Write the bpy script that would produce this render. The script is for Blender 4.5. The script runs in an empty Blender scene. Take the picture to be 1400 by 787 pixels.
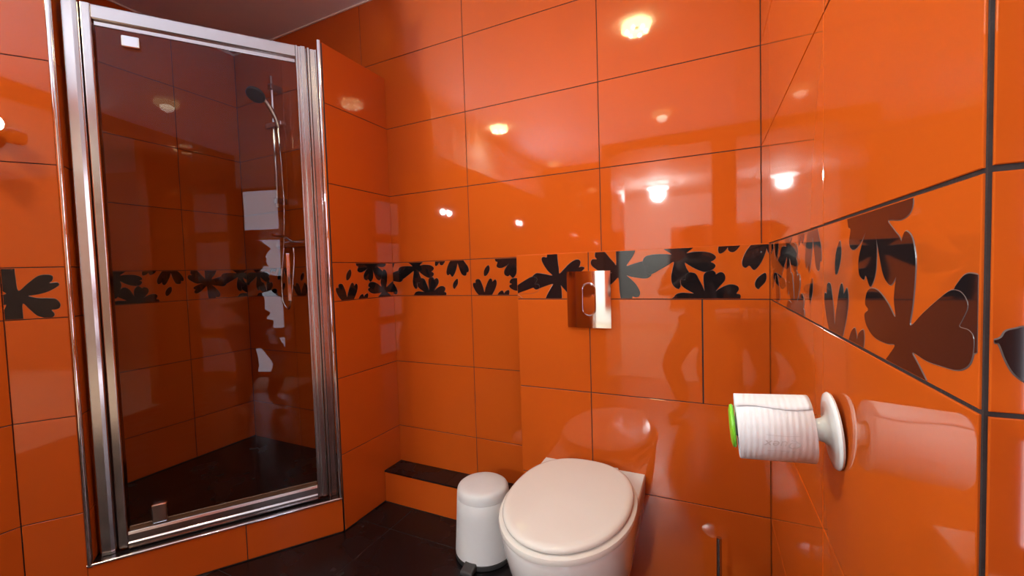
import bpy, bmesh, math
from mathutils import Vector, Matrix
from mathutils.geometry import tessellate_polygon

# ------------------------------------------------------------------ camera, world, exposure
scene = bpy.context.scene
COL = scene.collection
scene.view_settings.view_transform = 'Standard'
scene.view_settings.look = 'None'
scene.view_settings.gamma = 1.0
scene.view_settings.use_curve_mapping = False
scene.view_settings.exposure = 0.0
scene.render.film_transparent = False

cam_data = bpy.data.cameras.new('camera')
cam = bpy.data.objects.new('camera', cam_data)
COL.objects.link(cam)
scene.camera = cam
cam_data.sensor_fit = 'HORIZONTAL'
cam_data.sensor_width = 36.0
cam_data.lens = 562.83 * 36.0 / 1400.0
cam_data.clip_start = 0.01
YAW, PITCH, ROLL = 0.441126, -0.041961, -0.030817
_F = Vector((-math.sin(YAW)*math.cos(PITCH), math.cos(YAW)*math.cos(PITCH), math.sin(PITCH)))
_R = Vector((math.cos(YAW), math.sin(YAW), 0))
_U = _R.cross(_F)
_R2 = _R*math.cos(ROLL) + _U*math.sin(ROLL)
_U2 = -_R*math.sin(ROLL) + _U*math.cos(ROLL)
CAMZ = 1.1006
cam.matrix_world = Matrix(((_R2.x, _U2.x, -_F.x, 0), (_R2.y, _U2.y, -_F.y, 0), (_R2.z, _U2.z, -_F.z, CAMZ), (0, 0, 0, 1)))

world = bpy.data.worlds.new('world')
scene.world = world
world.use_nodes = True
world.node_tree.nodes['Background'].inputs[0].default_value = (0.75, 0.82, 1.0, 1)
world.node_tree.nodes['Background'].inputs[1].default_value = 0.3

# light levels (the lamps themselves are built further down)
DOWNLIGHT_W = 28.0
DOWNLIGHT_COL = (1.0, 0.95, 0.75)
CRYSTAL_EMIT = 42.0
MIRROR_W = 58.0
NEXT_ROOM_W = 260.0
PANE_EMIT = 6.0

# ------------------------------------------------------------------ helpers
def link(o, parent=None):
    COL.objects.link(o)
    if parent is not None:
        o.parent = parent
    return o

def tag(o, label=None, cat=None, group=None, kind=None):
    if label: o['label'] = label
    if cat: o['category'] = cat
    if group: o['group'] = group
    if kind: o['kind'] = kind
    return o

def empty(name, loc, label, cat, group=None, kind=None):
    o = bpy.data.objects.new(name, None)
    o.empty_display_size = 0.05
    o.location = loc
    link(o)
    tag(o, label, cat, group, kind)
    return o

def mesh_obj(name, verts, faces, mat, parent=None, smooth=False, bevel=0.0, world=True, segs=2):
    me = bpy.data.meshes.new(name)
    me.from_pydata([tuple(v) for v in verts], [], faces)
    me.validate()
    bm = bmesh.new(); bm.from_mesh(me)
    bmesh.ops.recalc_face_normals(bm, faces=bm.faces)
    bm.to_mesh(me); bm.free()
    me.materials.append(mat)
    if smooth:
        for p in me.polygons: p.use_smooth = True
    o = bpy.data.objects.new(name, me)
    link(o, parent)
    if parent is not None and world:
        # vertices are given in world space: undo the parent's placement
        o.matrix_parent_inverse = Matrix.Translation(parent.location).inverted()
    if bevel > 0:
        b = o.modifiers.new('bevel', 'BEVEL'); b.width = bevel; b.segments = segs; b.limit_method = 'ANGLE'; b.angle_limit = math.radians(40)
        b.harden_normals = False
    if smooth == 'auto':
        pass
    return o

BOXF = [(0,3,2,1),(4,5,6,7),(0,1,5,4),(1,2,6,5),(2,3,7,6),(3,0,4,7)]
def boxv(x0,x1,y0,y1,z0,z1):
    return [(x0,y0,z0),(x1,y0,z0),(x1,y1,z0),(x0,y1,z0),(x0,y0,z1),(x1,y0,z1),(x1,y1,z1),(x0,y1,z1)]
def box(name, x0,x1,y0,y1,z0,z1, mat, parent=None, bevel=0.0):
    return mesh_obj(name, boxv(x0,x1,y0,y1,z0,z1), BOXF, mat, parent, bevel=bevel)

def prism(name, poly, z0, z1, mat, parent=None, bevel=0.0):
    n = len(poly)
    v = [(x,y,z0) for x,y in poly] + [(x,y,z1) for x,y in poly]
    f = [tuple(range(n))[::-1], tuple(range(n,2*n))] + [(i,(i+1)%n,n+(i+1)%n,n+i) for i in range(n)]
    return mesh_obj(name, v, f, mat, parent, bevel=bevel)

def lathe_data(profile, seg=48, axis=(0,0,1), origin=(0,0,0), cap=True):
    """profile: list of (r, h) along axis"""
    ax = Vector(axis).normalized()
    ref = Vector((0,0,1)) if abs(ax.z) < 0.9 else Vector((1,0,0))
    e1 = ax.cross(ref).normalized(); e2 = ax.cross(e1)
    o = Vector(origin); v=[]; f=[]
    for r,h in profile:
        for k in range(seg):
            a = 2*math.pi*k/seg
            v.append(o + ax*h + (e1*math.cos(a)+e2*math.sin(a))*r)
    m = len(profile)
    for i in range(m-1):
        for k in range(seg):
            f.append((i*seg+k, i*seg+(k+1)%seg, (i+1)*seg+(k+1)%seg, (i+1)*seg+k))
    if cap:
        f.append(tuple(range(seg))[::-1]); f.append(tuple((m-1)*seg+k for k in range(seg)))
    return v, f

def shade_auto(o, deg=35):
    me = o.data
    bm = bmesh.new(); bm.from_mesh(me)
    lim = math.radians(deg)
    for fc in bm.faces: fc.smooth = True
    for e in bm.edges:
        e.smooth = not (len(e.link_faces) == 2 and e.calc_face_angle(0) > lim)
    bm.to_mesh(me); bm.free()
    return o

def lathe(name, profile, mat, parent=None, seg=48, axis=(0,0,1), origin=(0,0,0), deg=35):
    v,f = lathe_data(profile, seg, axis, origin)
    return shade_auto(mesh_obj(name, v, f, mat, parent), deg)

def tube(name, pts, r, mat, parent=None, seg=12, radii=None):
    pts = [Vector(p) for p in pts]; n=len(pts); v=[]; f=[]
    up = Vector((0,0,1)); prev=None
    for i,p in enumerate(pts):
        t = (pts[min(i+1,n-1)]-pts[max(i-1,0)]).normalized()
        if prev is None:
            e1 = t.cross(up if abs(t.z)<0.95 else Vector((1,0,0))).normalized()
        else:
            e1 = (prev - t*prev.dot(t)).normalized()
        prev = e1; e2 = t.cross(e1); rr = radii[i] if radii else r
        for k in range(seg):
            a=2*math.pi*k/seg; v.append(p+(e1*math.cos(a)+e2*math.sin(a))*rr)
    for i in range(n-1):
        for k in range(seg):
            f.append((i*seg+k, i*seg+(k+1)%seg, (i+1)*seg+(k+1)%seg, (i+1)*seg+k))
    f.append(tuple(range(seg))[::-1]); f.append(tuple((n-1)*seg+k for k in range(seg)))
    return shade_auto(mesh_obj(name, v, f, mat, parent), 50)

def catmull(pts, sub=4, closed=True):
    out=[]; n=len(pts)
    rng = n if closed else n-1
    for i in range(rng):
        if closed: p0,p1,p2,p3 = pts[i-1],pts[i],pts[(i+1)%n],pts[(i+2)%n]
        else: p0,p1,p2,p3 = pts[max(i-1,0)],pts[i],pts[i+1],pts[min(i+2,n-1)]
        for k in range(sub):
            t=k/sub
            out.append(tuple(0.5*((2*b)+(-a+c)*t+(2*a-5*b+4*c-d)*t*t+(-a+3*b-3*c+d)*t**3) for a,b,c,d in zip(p0,p1,p2,p3)))
    if not closed: out.append(tuple(pts[-1]))
    return out

# ------------------------------------------------------------------ materials
def new_mat(name):
    m = bpy.data.materials.new(name); m.use_nodes = True
    return m, m.node_tree, m.node_tree.nodes['Principled BSDF']

def pmat(name, col, rough=0.4, metal=0.0, spec=0.5, var=0.0, vscale=8.0, bump=0.0, bscale=40.0, coat=0.0, rvar=0.0):
    m, nt, b = new_mat(name)
    b.inputs['Base Color'].default_value = (*col, 1)
    b.inputs['Roughness'].default_value = rough
    b.inputs['Metallic'].default_value = metal
    b.inputs['Specular IOR Level'].default_value = spec
    if coat:
        b.inputs['Coat Weight'].default_value = coat; b.inputs['Coat Roughness'].default_value = 0.03
    tc = nt.nodes.new('ShaderNodeTexCoord')
    if var or rvar:
        n = nt.nodes.new('ShaderNodeTexNoise'); n.inputs['Scale'].default_value = vscale; n.inputs['Detail'].default_value = 3
        nt.links.new(tc.outputs['Object'], n.inputs['Vector'])
        if var:
            r = nt.nodes.new('ShaderNodeValToRGB')
            r.color_ramp.elements[0].position=0.3; r.color_ramp.elements[1].position=0.7
            r.color_ramp.elements[0].color=(*[c*(1-var) for c in col],1); r.color_ramp.elements[1].color=(*[min(1,c*(1+var)) for c in col],1)
            nt.links.new(n.outputs['Fac'], r.inputs['Fac']); nt.links.new(r.outputs['Color'], b.inputs['Base Color'])
        if rvar:
            mr = nt.nodes.new('ShaderNodeMapRange'); mr.inputs['To Min'].default_value=max(0,rough-rvar); mr.inputs['To Max'].default_value=rough+rvar
            nt.links.new(n.outputs['Fac'], mr.inputs['Value']); nt.links.new(mr.outputs['Result'], b.inputs['Roughness'])
    if bump:
        n2 = nt.nodes.new('ShaderNodeTexNoise'); n2.inputs['Scale'].default_value = bscale; n2.inputs['Detail'].default_value = 2
        nt.links.new(tc.outputs['Object'], n2.inputs['Vector'])
        bp = nt.nodes.new('ShaderNodeBump'); bp.inputs['Strength'].default_value = bump; bp.inputs['Distance'].default_value = 0.002
        nt.links.new(n2.outputs['Fac'], bp.inputs['Height']); nt.links.new(bp.outputs['Normal'], b.inputs['Normal'])
    return m

def emat(name, col, strength):
    m, nt, b = new_mat(name)
    b.inputs['Base Color'].default_value = (*col,1)
    b.inputs['Emission Color'].default_value = (*col,1)
    b.inputs['Emission Strength'].default_value = strength
    return m

ORANGE = (0.48, 0.084, 0.0085)
M = {}
M['tile'] = pmat('orange_glaze', ORANGE, 0.035, var=0.03, vscale=3.0, spec=0.5)
M['print'] = pmat('black_glaze_print', (0.010,0.008,0.009), 0.05, var=0.1)
M['print_edge'] = pmat('print_edge_highlight', (0.10,0.075,0.07), 0.3, var=0.1)  # lighter grey stands in for highlights along the relief edges
M['grout'] = pmat('dark_grout', (0.020,0.014,0.014), 0.8, var=0.25, vscale=60, bump=0.3, bscale=300)
M['grout_orange'] = pmat('orange_grout', (0.42,0.07,0.01), 0.7, var=0.2, vscale=60)
M['black_tile'] = pmat('black_gloss_tile', (0.006,0.005,0.006), 0.27, var=0.2, vscale=5, rvar=0.05, spec=0.35)
M['black_sill'] = pmat('black_sill_tile', (0.010,0.008,0.009), 0.06, var=0.2)
M['ceiling'] = pmat('ceiling_paint', (0.84,0.86,1.0), 0.7, var=0.02, bump=0.05)
M['cove'] = pmat('white_filler', (0.8,0.75,0.75), 0.5, var=0.02)
M['chrome'] = pmat('polished_chrome', (0.68,0.67,0.68), 0.06, metal=1, rvar=0.02, vscale=20)
M['alu'] = pmat('bright_aluminium', (0.54,0.51,0.51), 0.17, metal=1, rvar=0.03, vscale=30)
M['dark_chrome'] = pmat('dull_steel', (0.45,0.43,0.43), 0.22, metal=1, rvar=0.04)
M['rubber'] = pmat('black_rubber', (0.012,0.012,0.012), 0.6, var=0.1)
M['ceramic'] = pmat('white_ceramic', (0.64,0.64,0.64), 0.08, var=0.01)
M['plastic'] = pmat('white_gloss_plastic', (0.76,0.78,0.78), 0.12, var=0.01)
M['seat'] = pmat('white_seat_plastic', (0.64,0.63,0.60), 0.05, var=0.01)
M['bin'] = pmat('matt_white_plastic', (0.64,0.67,0.70), 0.42, var=0.015, vscale=30)
M['bin_black'] = pmat('dark_grey_plastic', (0.035,0.035,0.037), 0.45, var=0.1)
M['green'] = pmat('green_plastic', (0.20,0.62,0.03), 0.3, var=0.03)
M['card'] = pmat('cardboard_core', (0.35,0.25,0.17), 0.8, var=0.1)
M['hall_white'] = pmat('hall_paint', (0.80,0.79,0.77), 0.7, var=0.02)
M['hall_wood'] = pmat('brown_panelling', (0.16,0.07,0.035), 0.5, var=0.2, vscale=6)
M['hall_floor'] = pmat('hall_floor', (0.55,0.42,0.30), 0.4, var=0.15)
M['door_wood'] = pmat('door_frame_paint', (0.35,0.06,0.02), 0.3, var=0.1)
M['mat'] = pmat('beige_bath_mat', (0.62,0.50,0.38), 0.9, var=0.1, vscale=60, bump=0.6, bscale=200)
M['crystal'] = emat('lit_crystal', (1.0,0.85,0.40), CRYSTAL_EMIT)
M['crystal_dim'] = emat('dimmed_crystal', (1.0,0.80,0.45), CRYSTAL_EMIT*0.06)
M['led'] = emat('lit_led', (0.90,0.95,1.0), 260.0)
M['bulb'] = emat('lit_shade', (0.95,1.0,0.98), 52.0)
M['pane'] = emat('frosted_pane', (0.86,0.88,1.0), PANE_EMIT)

def glass_mat():
    m = bpy.data.materials.new('clear_door_glass'); m.use_nodes = True
    nt = m.node_tree; nt.nodes.clear()
    out = nt.nodes.new('ShaderNodeOutputMaterial'); mix = nt.nodes.new('ShaderNodeMixShader')
    tr = nt.nodes.new('ShaderNodeBsdfTransparent'); tr.inputs['Color'].default_value=(0.95,0.94,0.93,1)
    gl = nt.nodes.new('ShaderNodeBsdfGlossy'); gl.inputs['Roughness'].default_value=0.0; gl.inputs['Color'].default_value=(1,1,1,1)
    fr = nt.nodes.new('ShaderNodeFresnel'); fr.inputs['IOR'].default_value=1.34
    geo = nt.nodes.new('ShaderNodeNewGeometry'); mul = nt.nodes.new('ShaderNodeMath'); mul.operation='SUBTRACT'; mul.inputs[0].default_value=1.0
    mu2 = nt.nodes.new('ShaderNodeMath'); mu2.operation='MULTIPLY'
    nt.links.new(geo.outputs['Backfacing'], mul.inputs[1])
    nt.links.new(fr.outputs['Fac'], mu2.inputs[0]); nt.links.new(mul.outputs[0], mu2.inputs[1])
    nt.links.new(mu2.outputs[0], mix.inputs['Fac']); nt.links.new(tr.outputs[0], mix.inputs[1]); nt.links.new(gl.outputs[0], mix.inputs[2])
    nt.links.new(mix.outputs[0], out.inputs['Surface'])
    return m
M['glass'] = glass_mat()

def paper_mat():
    m, nt, b = new_mat('embossed_tissue')
    b.inputs['Base Color'].default_value=(0.76,0.80,0.85,1); b.inputs['Roughness'].default_value=0.9; b.inputs['Specular IOR Level'].default_value=0.1
    tc = nt.nodes.new('ShaderNodeTexCoord')
    w = nt.nodes.new('ShaderNodeTexWave'); w.wave_type='BANDS'; w.bands_direction='X'; w.inputs['Scale'].default_value=42.0; w.inputs['Distortion'].default_value=0.6; w.inputs['Detail'].default_value=0; w.inputs['Detail Scale'].default_value=0.6
    n = nt.nodes.new('ShaderNodeTexNoise'); n.inputs['Scale'].default_value=900
    nt.links.new(tc.outputs['Object'], w.inputs['Vector']); nt.links.new(tc.outputs['Object'], n.inputs['Vector'])
    mx = nt.nodes.new('ShaderNodeMath'); mx.operation='MULTIPLY_ADD'; mx.inputs[1].default_value=0.35
    nt.links.new(n.outputs['Fac'], mx.inputs[0]); nt.links.new(w.outputs['Fac'], mx.inputs[2])
    bp = nt.nodes.new('ShaderNodeBump'); bp.inputs['Strength'].default_value=0.42; bp.inputs['Distance'].default_value=0.0006
    nt.links.new(mx.outputs[0], bp.inputs['Height']); nt.links.new(bp.outputs['Normal'], b.inputs['Normal'])
    return m
M['paper'] = paper_mat()

# ------------------------------------------------------------------ tiled surfaces
GAP = 0.003          # joint width
TILE_T = 0.007       # tile thickness
RECESS = 0.0018      # grout lies this far behind the glaze
_tile_cache = {}
def tile_mesh(w, h, mat, name='tile', bev=0.0007, thick=TILE_T):
    key = (round(w,4), round(h,4), mat.name, thick)
    if key in _tile_cache: return _tile_cache[key]
    b = min(bev, w*0.2, h*0.2); t = thick
    v = [(0,0,-t),(w,0,-t),(w,h,-t),(0,h,-t),(0,0,-b),(w,0,-b),(w,h,-b),(0,h,-b),(b,b,0),(w-b,b,0),(w-b,h-b,0),(b,h-b,0)]
    f = [(3,2,1,0),(0,1,5,4),(1,2,6,5),(2,3,7,6),(3,0,4,7),(4,5,9,8),(5,6,10,9),(6,7,11,10),(7,4,8,11),(8,9,10,11)]
    me = bpy.data.meshes.new(name); me.from_pydata(v,[],f); me.materials.append(mat)
    _tile_cache[key] = me
    return me

class Face:
    """a wall face: origin O, direction ax along it (x grows along ax), z up, normal n towards the room"""
    def __init__(self, O, ax):
        self.O = Vector(O); self.ax = Vector((ax[0],ax[1],0)).normalized(); self.n = self.ax.cross(Vector((0,0,1)))
    def matrix(self, x, z, off=0.0):
        p = self.O + self.ax*x + Vector((0,0,z)) + self.n*off
        a,n = self.ax,self.n
        return Matrix(((a.x,0,n.x,p.x),(a.y,0,n.y,p.y),(0,1,0,p.z),(0,0,0,1)))
    def pt(self, x, z, off=0.0):
        return self.O + self.ax*x + Vector((0,0,z)) + self.n*off

def tile(parent, face, x0, x1, z0, z1, mat=None, gl=GAP/2, gr=GAP/2, gb=GAP/2, gt=GAP/2, name='tile', off=0.0):
    mat = mat or M['tile']
    w, h = x1-x0-gl-gr, z1-z0-gb-gt
    if w < 0.004 or h < 0.004: return None
    o = bpy.data.objects.new(name, tile_mesh(w,h,mat,name)); link(o, parent)
    o.matrix_local = face.matrix(x0+gl, z0+gb, off)
    return o

# the printed flowers of the two border tiles, in millimetres on a 599 x 165 mm tile
POLY = {
'F6':[(447,153),(450,173),(486,171),(486,162),(488,132),(491,108),(493,92),(510,107),(529,125),(548,137),(563,140),(571,132),(569,120),(565,112),(574,114),(583,112),(584,107),(575,99),(552,82),(518,70),(540,59),(564,47),(569,29),(560,23),(548,26),(546,14),(529,16),(508,38),(497,50),(499,38),(500,14),(500,-1),(500,-10),(431,-10),(436,-1),(447,21),(460,42),(467,55),(438,48),(415,40),(398,36),(384,55),(386,80),(393,89),(403,95),(416,95),(439,91),(466,86),(449,103),(434,125),(426,143),(428,152),(435,154)],
'F2':[(282,50),(278,69),(285,97),(292,118),(298,130),(305,133),(317,126),(324,108),(323,86),(319,64),(315,46),(339,60),(365,74),(383,82),(396,82),(404,77),(406,71),(400,62),(396,56),(408,55),(414,50),(413,38),(407,29),(393,23),(371,21),(346,20),(320,22),(332,13),(346,3),(362,-8),(226,-21),(256,1),(268,10),(281,22),(260,20),(225,21),(201,31),(194,43),(206,50),(196,56),(201,69),(215,75),(238,73),(263,62)],
'F1':[(317,165),(317,155),(309,148),(291,145),(262,147),(277,136),(293,125),(295,106),(274,83),(259,84),(246,96),(233,123),(226,137),(231,123),(229,96),(220,82),(210,77),(197,89),(190,84),(174,90),(171,107),(182,125),(196,140),(184,131),(162,122),(144,122),(134,131),(140,147),(131,151),(127,162),(131,169),(149,185),(313,175)],
'P1':[(40,1),(24,19),(12,41),(11,54),(16,58),(24,57),(25,69),(33,74),(46,72),(54,59),(63,37),(69,15),(75,34),(85,56),(94,71),(103,76),(110,69),(111,62),(124,71),(131,64),(131,49),(122,27),(106,1),(102,-7),(43,-7)],
'L1':[(93,135),(99,124),(96,108),(84,92),(73,88),(69,95),(71,112),(80,126)],
'S1':[(132,0),(144,15),(158,22),(165,15),(167,9),(174,18),(189,24),(193,15),(190,0),(190,-7),(126,-7)],
'F5':[(96,163),(96,174),(162,170),(160,165),(151,144),(139,127),(130,112),(148,116),(165,121),(183,125),(200,124),(209,103),(209,81),(199,71),(185,69),(165,72),(147,75),(130,80),(144,66),(158,51),(168,34),(172,21),(168,10),(158,7),(148,10),(146,1),(146,-9),(109,-9),(109,3),(106,27),(105,49),(102,73),(90,63),(75,49),(56,37),(41,37),(38,47),(44,56),(35,62),(38,71),(60,83),(82,91),(51,91),(27,104),(13,116),(9,128),(15,138),(30,138),(24,148),(26,162),(34,174),(51,172),(57,164),(74,141),(89,124),(96,117)],
'F3':[(246,164),(271,145),(256,145),(228,146),(203,144),(189,138),(183,126),(185,113),(197,110),(192,99),(194,89),(209,83),(236,97),(261,111),(278,120),(274,96),(270,73),(272,52),(281,38),(292,33),(292,35),(297,42),(296,61),(312,64),(322,82),(315,98),(310,116),(324,107),(343,95),(365,86),(379,88),(391,94),(397,103),(393,110),(384,116),(392,121),(398,128),(395,136),(382,144),(363,148),(338,149),(316,147),(337,164),(344,176),(237,172)],
'F4':[(276,-8),(278,8),(286,17),(303,21),(326,19),(335,19),(317,30),(302,42),(298,52),(299,63),(311,62),(312,76),(321,84),(332,84),(342,79),(350,63),(360,42),(366,26),(364,51),(364,72),(368,82),(379,88),(390,89),(397,82),(398,77),(409,83),(418,81),(423,71),(421,57),(408,41),(397,25),(411,35),(430,44),(445,45),(457,39),(459,29),(453,18),(462,15),(464,8),(463,1),(463,-7)],
'S2':[(407,165),(405,152),(407,143),(412,141),(420,145),(428,154),(431,158),(433,149),(440,144),(449,145),(458,154),(466,165),(470,175),(408,177)],
'P2':[(494,164),(480,144),(470,118),(470,102),(478,95),(488,101),(499,88),(510,97),(521,116),(530,142),(532,150),(537,135),(544,116),(552,100),(565,92),(576,94),(580,107),(588,108),(591,118),(586,134),(571,153),(563,165),(557,173),(500,172)],
'L2':[(527,78),(531,68),(528,52),(515,36),(510,31),(503,39),(503,52),(511,66)],
'J1':[(2,52),(6,51),(9,53),(11,57),(16,59),(20,60),(28,56),(34,44),(33,28),(28,19),(21,23),(15,29),(11,38),(8,48),(6,49),(2,51)],
'G1':[(5,176),(30,175),(31,166),(32,133),(36,92),(58,114),(82,137),(103,141),(115,136),(114,123),(107,114),(124,115),(129,108),(121,99),(102,87),(79,79),(57,75),(78,67),(103,65),(119,61),(128,46),(126,33),(117,28),(107,27),(113,14),(110,5),(97,1),(85,5),(73,12),(59,31),(43,51),(42,-2),(42,-16),(-14,-11),(-5,16),(8,50),(-11,44),(-19,66),(-9,79),(10,85),(-8,103),(-10,138)],

}
TILEW = 0.599
T1 = ['L1','P1','S1','F1','F2','F6']
T2 = ['F5','F3','F4','S2','P2','L2']
LEVEL = {'F6':0.0004,'F2':0.0007,'F1':0.0005,'F5':0.0004,'F3':0.0007,'F4':0.0010}
ZB, ZT = 0.993, 1.158
ROWS = [0.003, 0.333, 0.663, 0.993]
UP = [1.158, 1.488, 1.818, 2.148, 2.463]
CEIL = 2.463

def clip_poly(poly, x0, x1, y0, y1):
    def cl(P, inside, inter):
        out=[]
        for i in range(len(P)):
            a,b = P[i-1],P[i]
            ia,ib = inside(a),inside(b)
            if ib:
                if not ia: out.append(inter(a,b))
                out.append(b)
            elif ia: out.append(inter(a,b))
        return out
    def ix(c): return lambda a,b: (c, a[1]+(b[1]-a[1])*(c-a[0])/(b[0]-a[0]))
    def iy(c): return lambda a,b: (a[0]+(b[0]-a[0])*(c-a[1])/(b[1]-a[1]), c)
    P = cl(poly, lambda p:p[0]>=x0, ix(x0))
    if P: P = cl(P, lambda p:p[0]<=x1, ix(x1))
    if P: P = cl(P, lambda p:p[1]>=y0, iy(y0))
    if P: P = cl(P, lambda p:p[1]<=y1, iy(y1))
    return P

def print_mesh(polys, u0, u1, flip, w, h):
    """one mesh with every printed shape of a border tile, as a thin glazed relief with edge highlights painted as a lighter outline"""
    verts=[]; faces=[]; mats=[]
    for key, pts in polys:
        z = LEVEL.get(key, 0.0005)
        sm = catmull([(a/1000.0,b/1000.0) for a,b in pts], 4)
        if flip: sm = [(TILEW-a, 0.165-b) for a,b in sm]
        m = 0.0022
        P = clip_poly([(a-u0, b-0.0015) for a,b in sm], 0.0014, w-0.0014, 0.0014, h-0.0014)
        Q=[]
        for q in P:
            if not Q or (abs(q[0]-Q[-1][0])+abs(q[1]-Q[-1][1]))>2e-4: Q.append(q)
        if len(Q)<4: continue
        area = sum(Q[i-1][0]*Q[i][1]-Q[i][0]*Q[i-1][1] for i in range(len(Q)))/2
        if abs(area) < 4e-6: continue
        if area<0: Q=Q[::-1]
        tris = tessellate_polygon([[Vector((a,b,0)) for a,b in Q]])
        base=len(verts); n=len(Q)
        verts += [(a,b,z) for a,b in Q]
        for t in tris: faces.append(tuple(base+i for i in t)); mats.append(0)
        ob=len(verts)
        for i in range(n):
            p,q,r = Q[i-1],Q[i],Q[(i+1)%n]
            tx,ty = r[0]-p[0], r[1]-p[1]; L=math.hypot(tx,ty) or 1
            nx,ny = ty/L,-tx/L
            e=0.0009
            verts.append((min(max(q[0]+nx*e,0.0013),w-0.0013), min(max(q[1]+ny*e,0.0013),h-0.0013), 0.00004))
        for i in range(n):
            j=(i+1)%n; faces.append((base+i, ob+i, ob+j, base+j)); mats.append(1)
    if not verts: return None
    me = bpy.data.meshes.new('flower_print'); me.from_pydata(verts,[],faces)
    me.materials.append(M['print']); me.materials.append(M['print_edge'])
    for p,mi in zip(me.polygons, mats): p.material_index = mi
    # all faces look outwards (+z)
    bm=bmesh.new(); bm.from_mesh(me)
    for f in bm.faces:
        f.normal_update()
        if f.normal.z<0: f.normal_flip()
    bm.to_mesh(me); bm.free()
    return me

def border(parent, face, x0, x1, keys, u0, flip=False, gl=GAP/2, gr=GAP/2):
    """border tile piece from x0 to x1; u0 = where on the full tile this piece starts"""
    t = tile(parent, face, x0, x1, ZB, ZT, gl=gl, gr=gr, name='border_tile')
    w, h = x1-x0-gl-gr, ZT-ZB-GAP
    me = print_mesh([(k,POLY[k]) for k in keys], u0+gl, u0+gl+w, flip, w, h)
    if me:
        o = bpy.data.objects.new('flower_print', me); link(o, t)
        o['label'] = 'glossy black flower shapes'
    return t

def wall_box(name, poly, z0, z1, label=None):
    o = prism(name, poly, z0, z1, M['grout']); o['kind']='structure'
    if label: o['label']=label
    o['category'] = 'wall'
    return o
def inset_rect(x0,x1,y0,y1): return [(x0,y0),(x1,y0),(x1,y1),(x0,y1)]

# key plan positions (metres; camera stands over the origin)
YB = 1.6174          # back wall glaze
YX = 1.4134          # cistern boxing glaze
XR = 0.1700          # right wall glaze
YJ = 0.3879          # outer corner where the right wall ends
XS = -1.4209         # stub wall glaze
XL = -0.6452         # left edge of the boxing
XA, XC3, XB1 = -0.9698, -0.3708, -1.5697
XJ = -0.3707
XP = -0.0108
XSH = -2.588         # shower left wall
A = Vector((-1.9866, 0.4818, 0)); TDIR = Vector((1.71,2.30,0)).normalized(); DLEN = 0.9466
XLW = -1.9866
STUB_TOP = 2.0625
NDIR = Vector((TDIR.y,-TDIR.x,0))
XE = 1.0             # far right wall of the bathroom
YE = -1.40           # rear wall of the bathroom

# ---- back wall
back = wall_box('wall_back', inset_rect(XSH-0.10, XR+0.10, YB+RECESS, YB+0.12), 0, CEIL, 'orange tiled back wall with black flower border behind toilet')
FB = Face((0,YB,0),(1,0))
cols = [XSH, XB1-0.599, XB1, XA, XC3, XR]
for zi in range(len(UP)-1):
    for a,b in zip(cols[:-1],cols[1:]): tile(back, FB, a,b, UP[zi],UP[zi+1])
for a,b in ((XSH,XB1-0.599),(XB1-0.599,XB1),(XB1,XA),(XA,XL)):
    for zi in range(3): tile(back, FB, a,b, ROWS[zi],ROWS[zi+1])
border(back, FB, XA, XL, T1, 0.0, gr=0.0)
border(back, FB, XB1, XA, T2, 0.0)
border(back, FB, XB1-0.599, XB1, T1, 0.0)
border(back, FB, XSH, XB1-0.599, T2, TILEW-((XB1-0.599)-XSH))

# ---- right wall (ends at an outer corner)
right = wall_box('wall_right', [(XR+RECESS,YB+RECESS),(XR+RECESS,YJ+RECESS),(XR+0.10,YJ+RECESS),(XR+0.10,YB+RECESS)], 0, CEIL, 'glossy orange tiled right wall with roll holder and flower border')
FR = Face((XR,0,0),(0,-1))
Y0R = 0.8111
rcols = [-YB, -(Y0R+0.599), -Y0R, -YJ]
for a,b in zip(rcols[:-1],rcols[1:]):
    near = b==-YJ
    gr = 0.0042 if near else GAP/2
    gv = 0.0021 if near else GAP/2
    for zi in range(len(UP)-1): tile(right, FR, a,b, UP[zi],UP[zi+1], gr=gr, gb=gv, gt=gv)
    for zi in range(3): tile(right, FR, a,b, ROWS[zi],ROWS[zi+1], gr=gr, gb=gv, gt=gv)
border(right, FR, -Y0R, -YJ, T1, 0.0, gr=0.0042)
border(right, FR, -(Y0R+0.599), -Y0R, T2, 0.0)
border(right, FR, -YB, -(Y0R+0.599), T1, TILEW-(YB-Y0R-0.599))

# ---- short wall that faces the room beyond the outer corner
jog = wall_box('wall_front', inset_rect(XR+0.1002, XE+0.10, YJ+RECESS, YJ+0.11), 0, CEIL, 'orange tiled wall beyond the outer corner at the right edge')
FJ = Face((0,YJ,0),(1,0))
jc = [XR, XR+0.41, XE]
for a,b in zip(jc[:-1],jc[1:]):
    gl = 0.0040 if a==XR else GAP/2
    for zi in range(len(UP)-1): tile(jog, FJ, a,b, UP[zi],UP[zi+1], gl=gl, gb=0.0030, gt=0.0030)
    for zi in range(3): tile(jog, FJ, a,b, ROWS[zi],ROWS[zi+1], gl=gl, gb=0.0022, gt=0.0022)
border(jog, FJ, XR, XR+0.41, ['J1'], 0.0, gl=0.0040)
border(jog, FJ, XR+0.41, XE, T2, 0.0)

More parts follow.
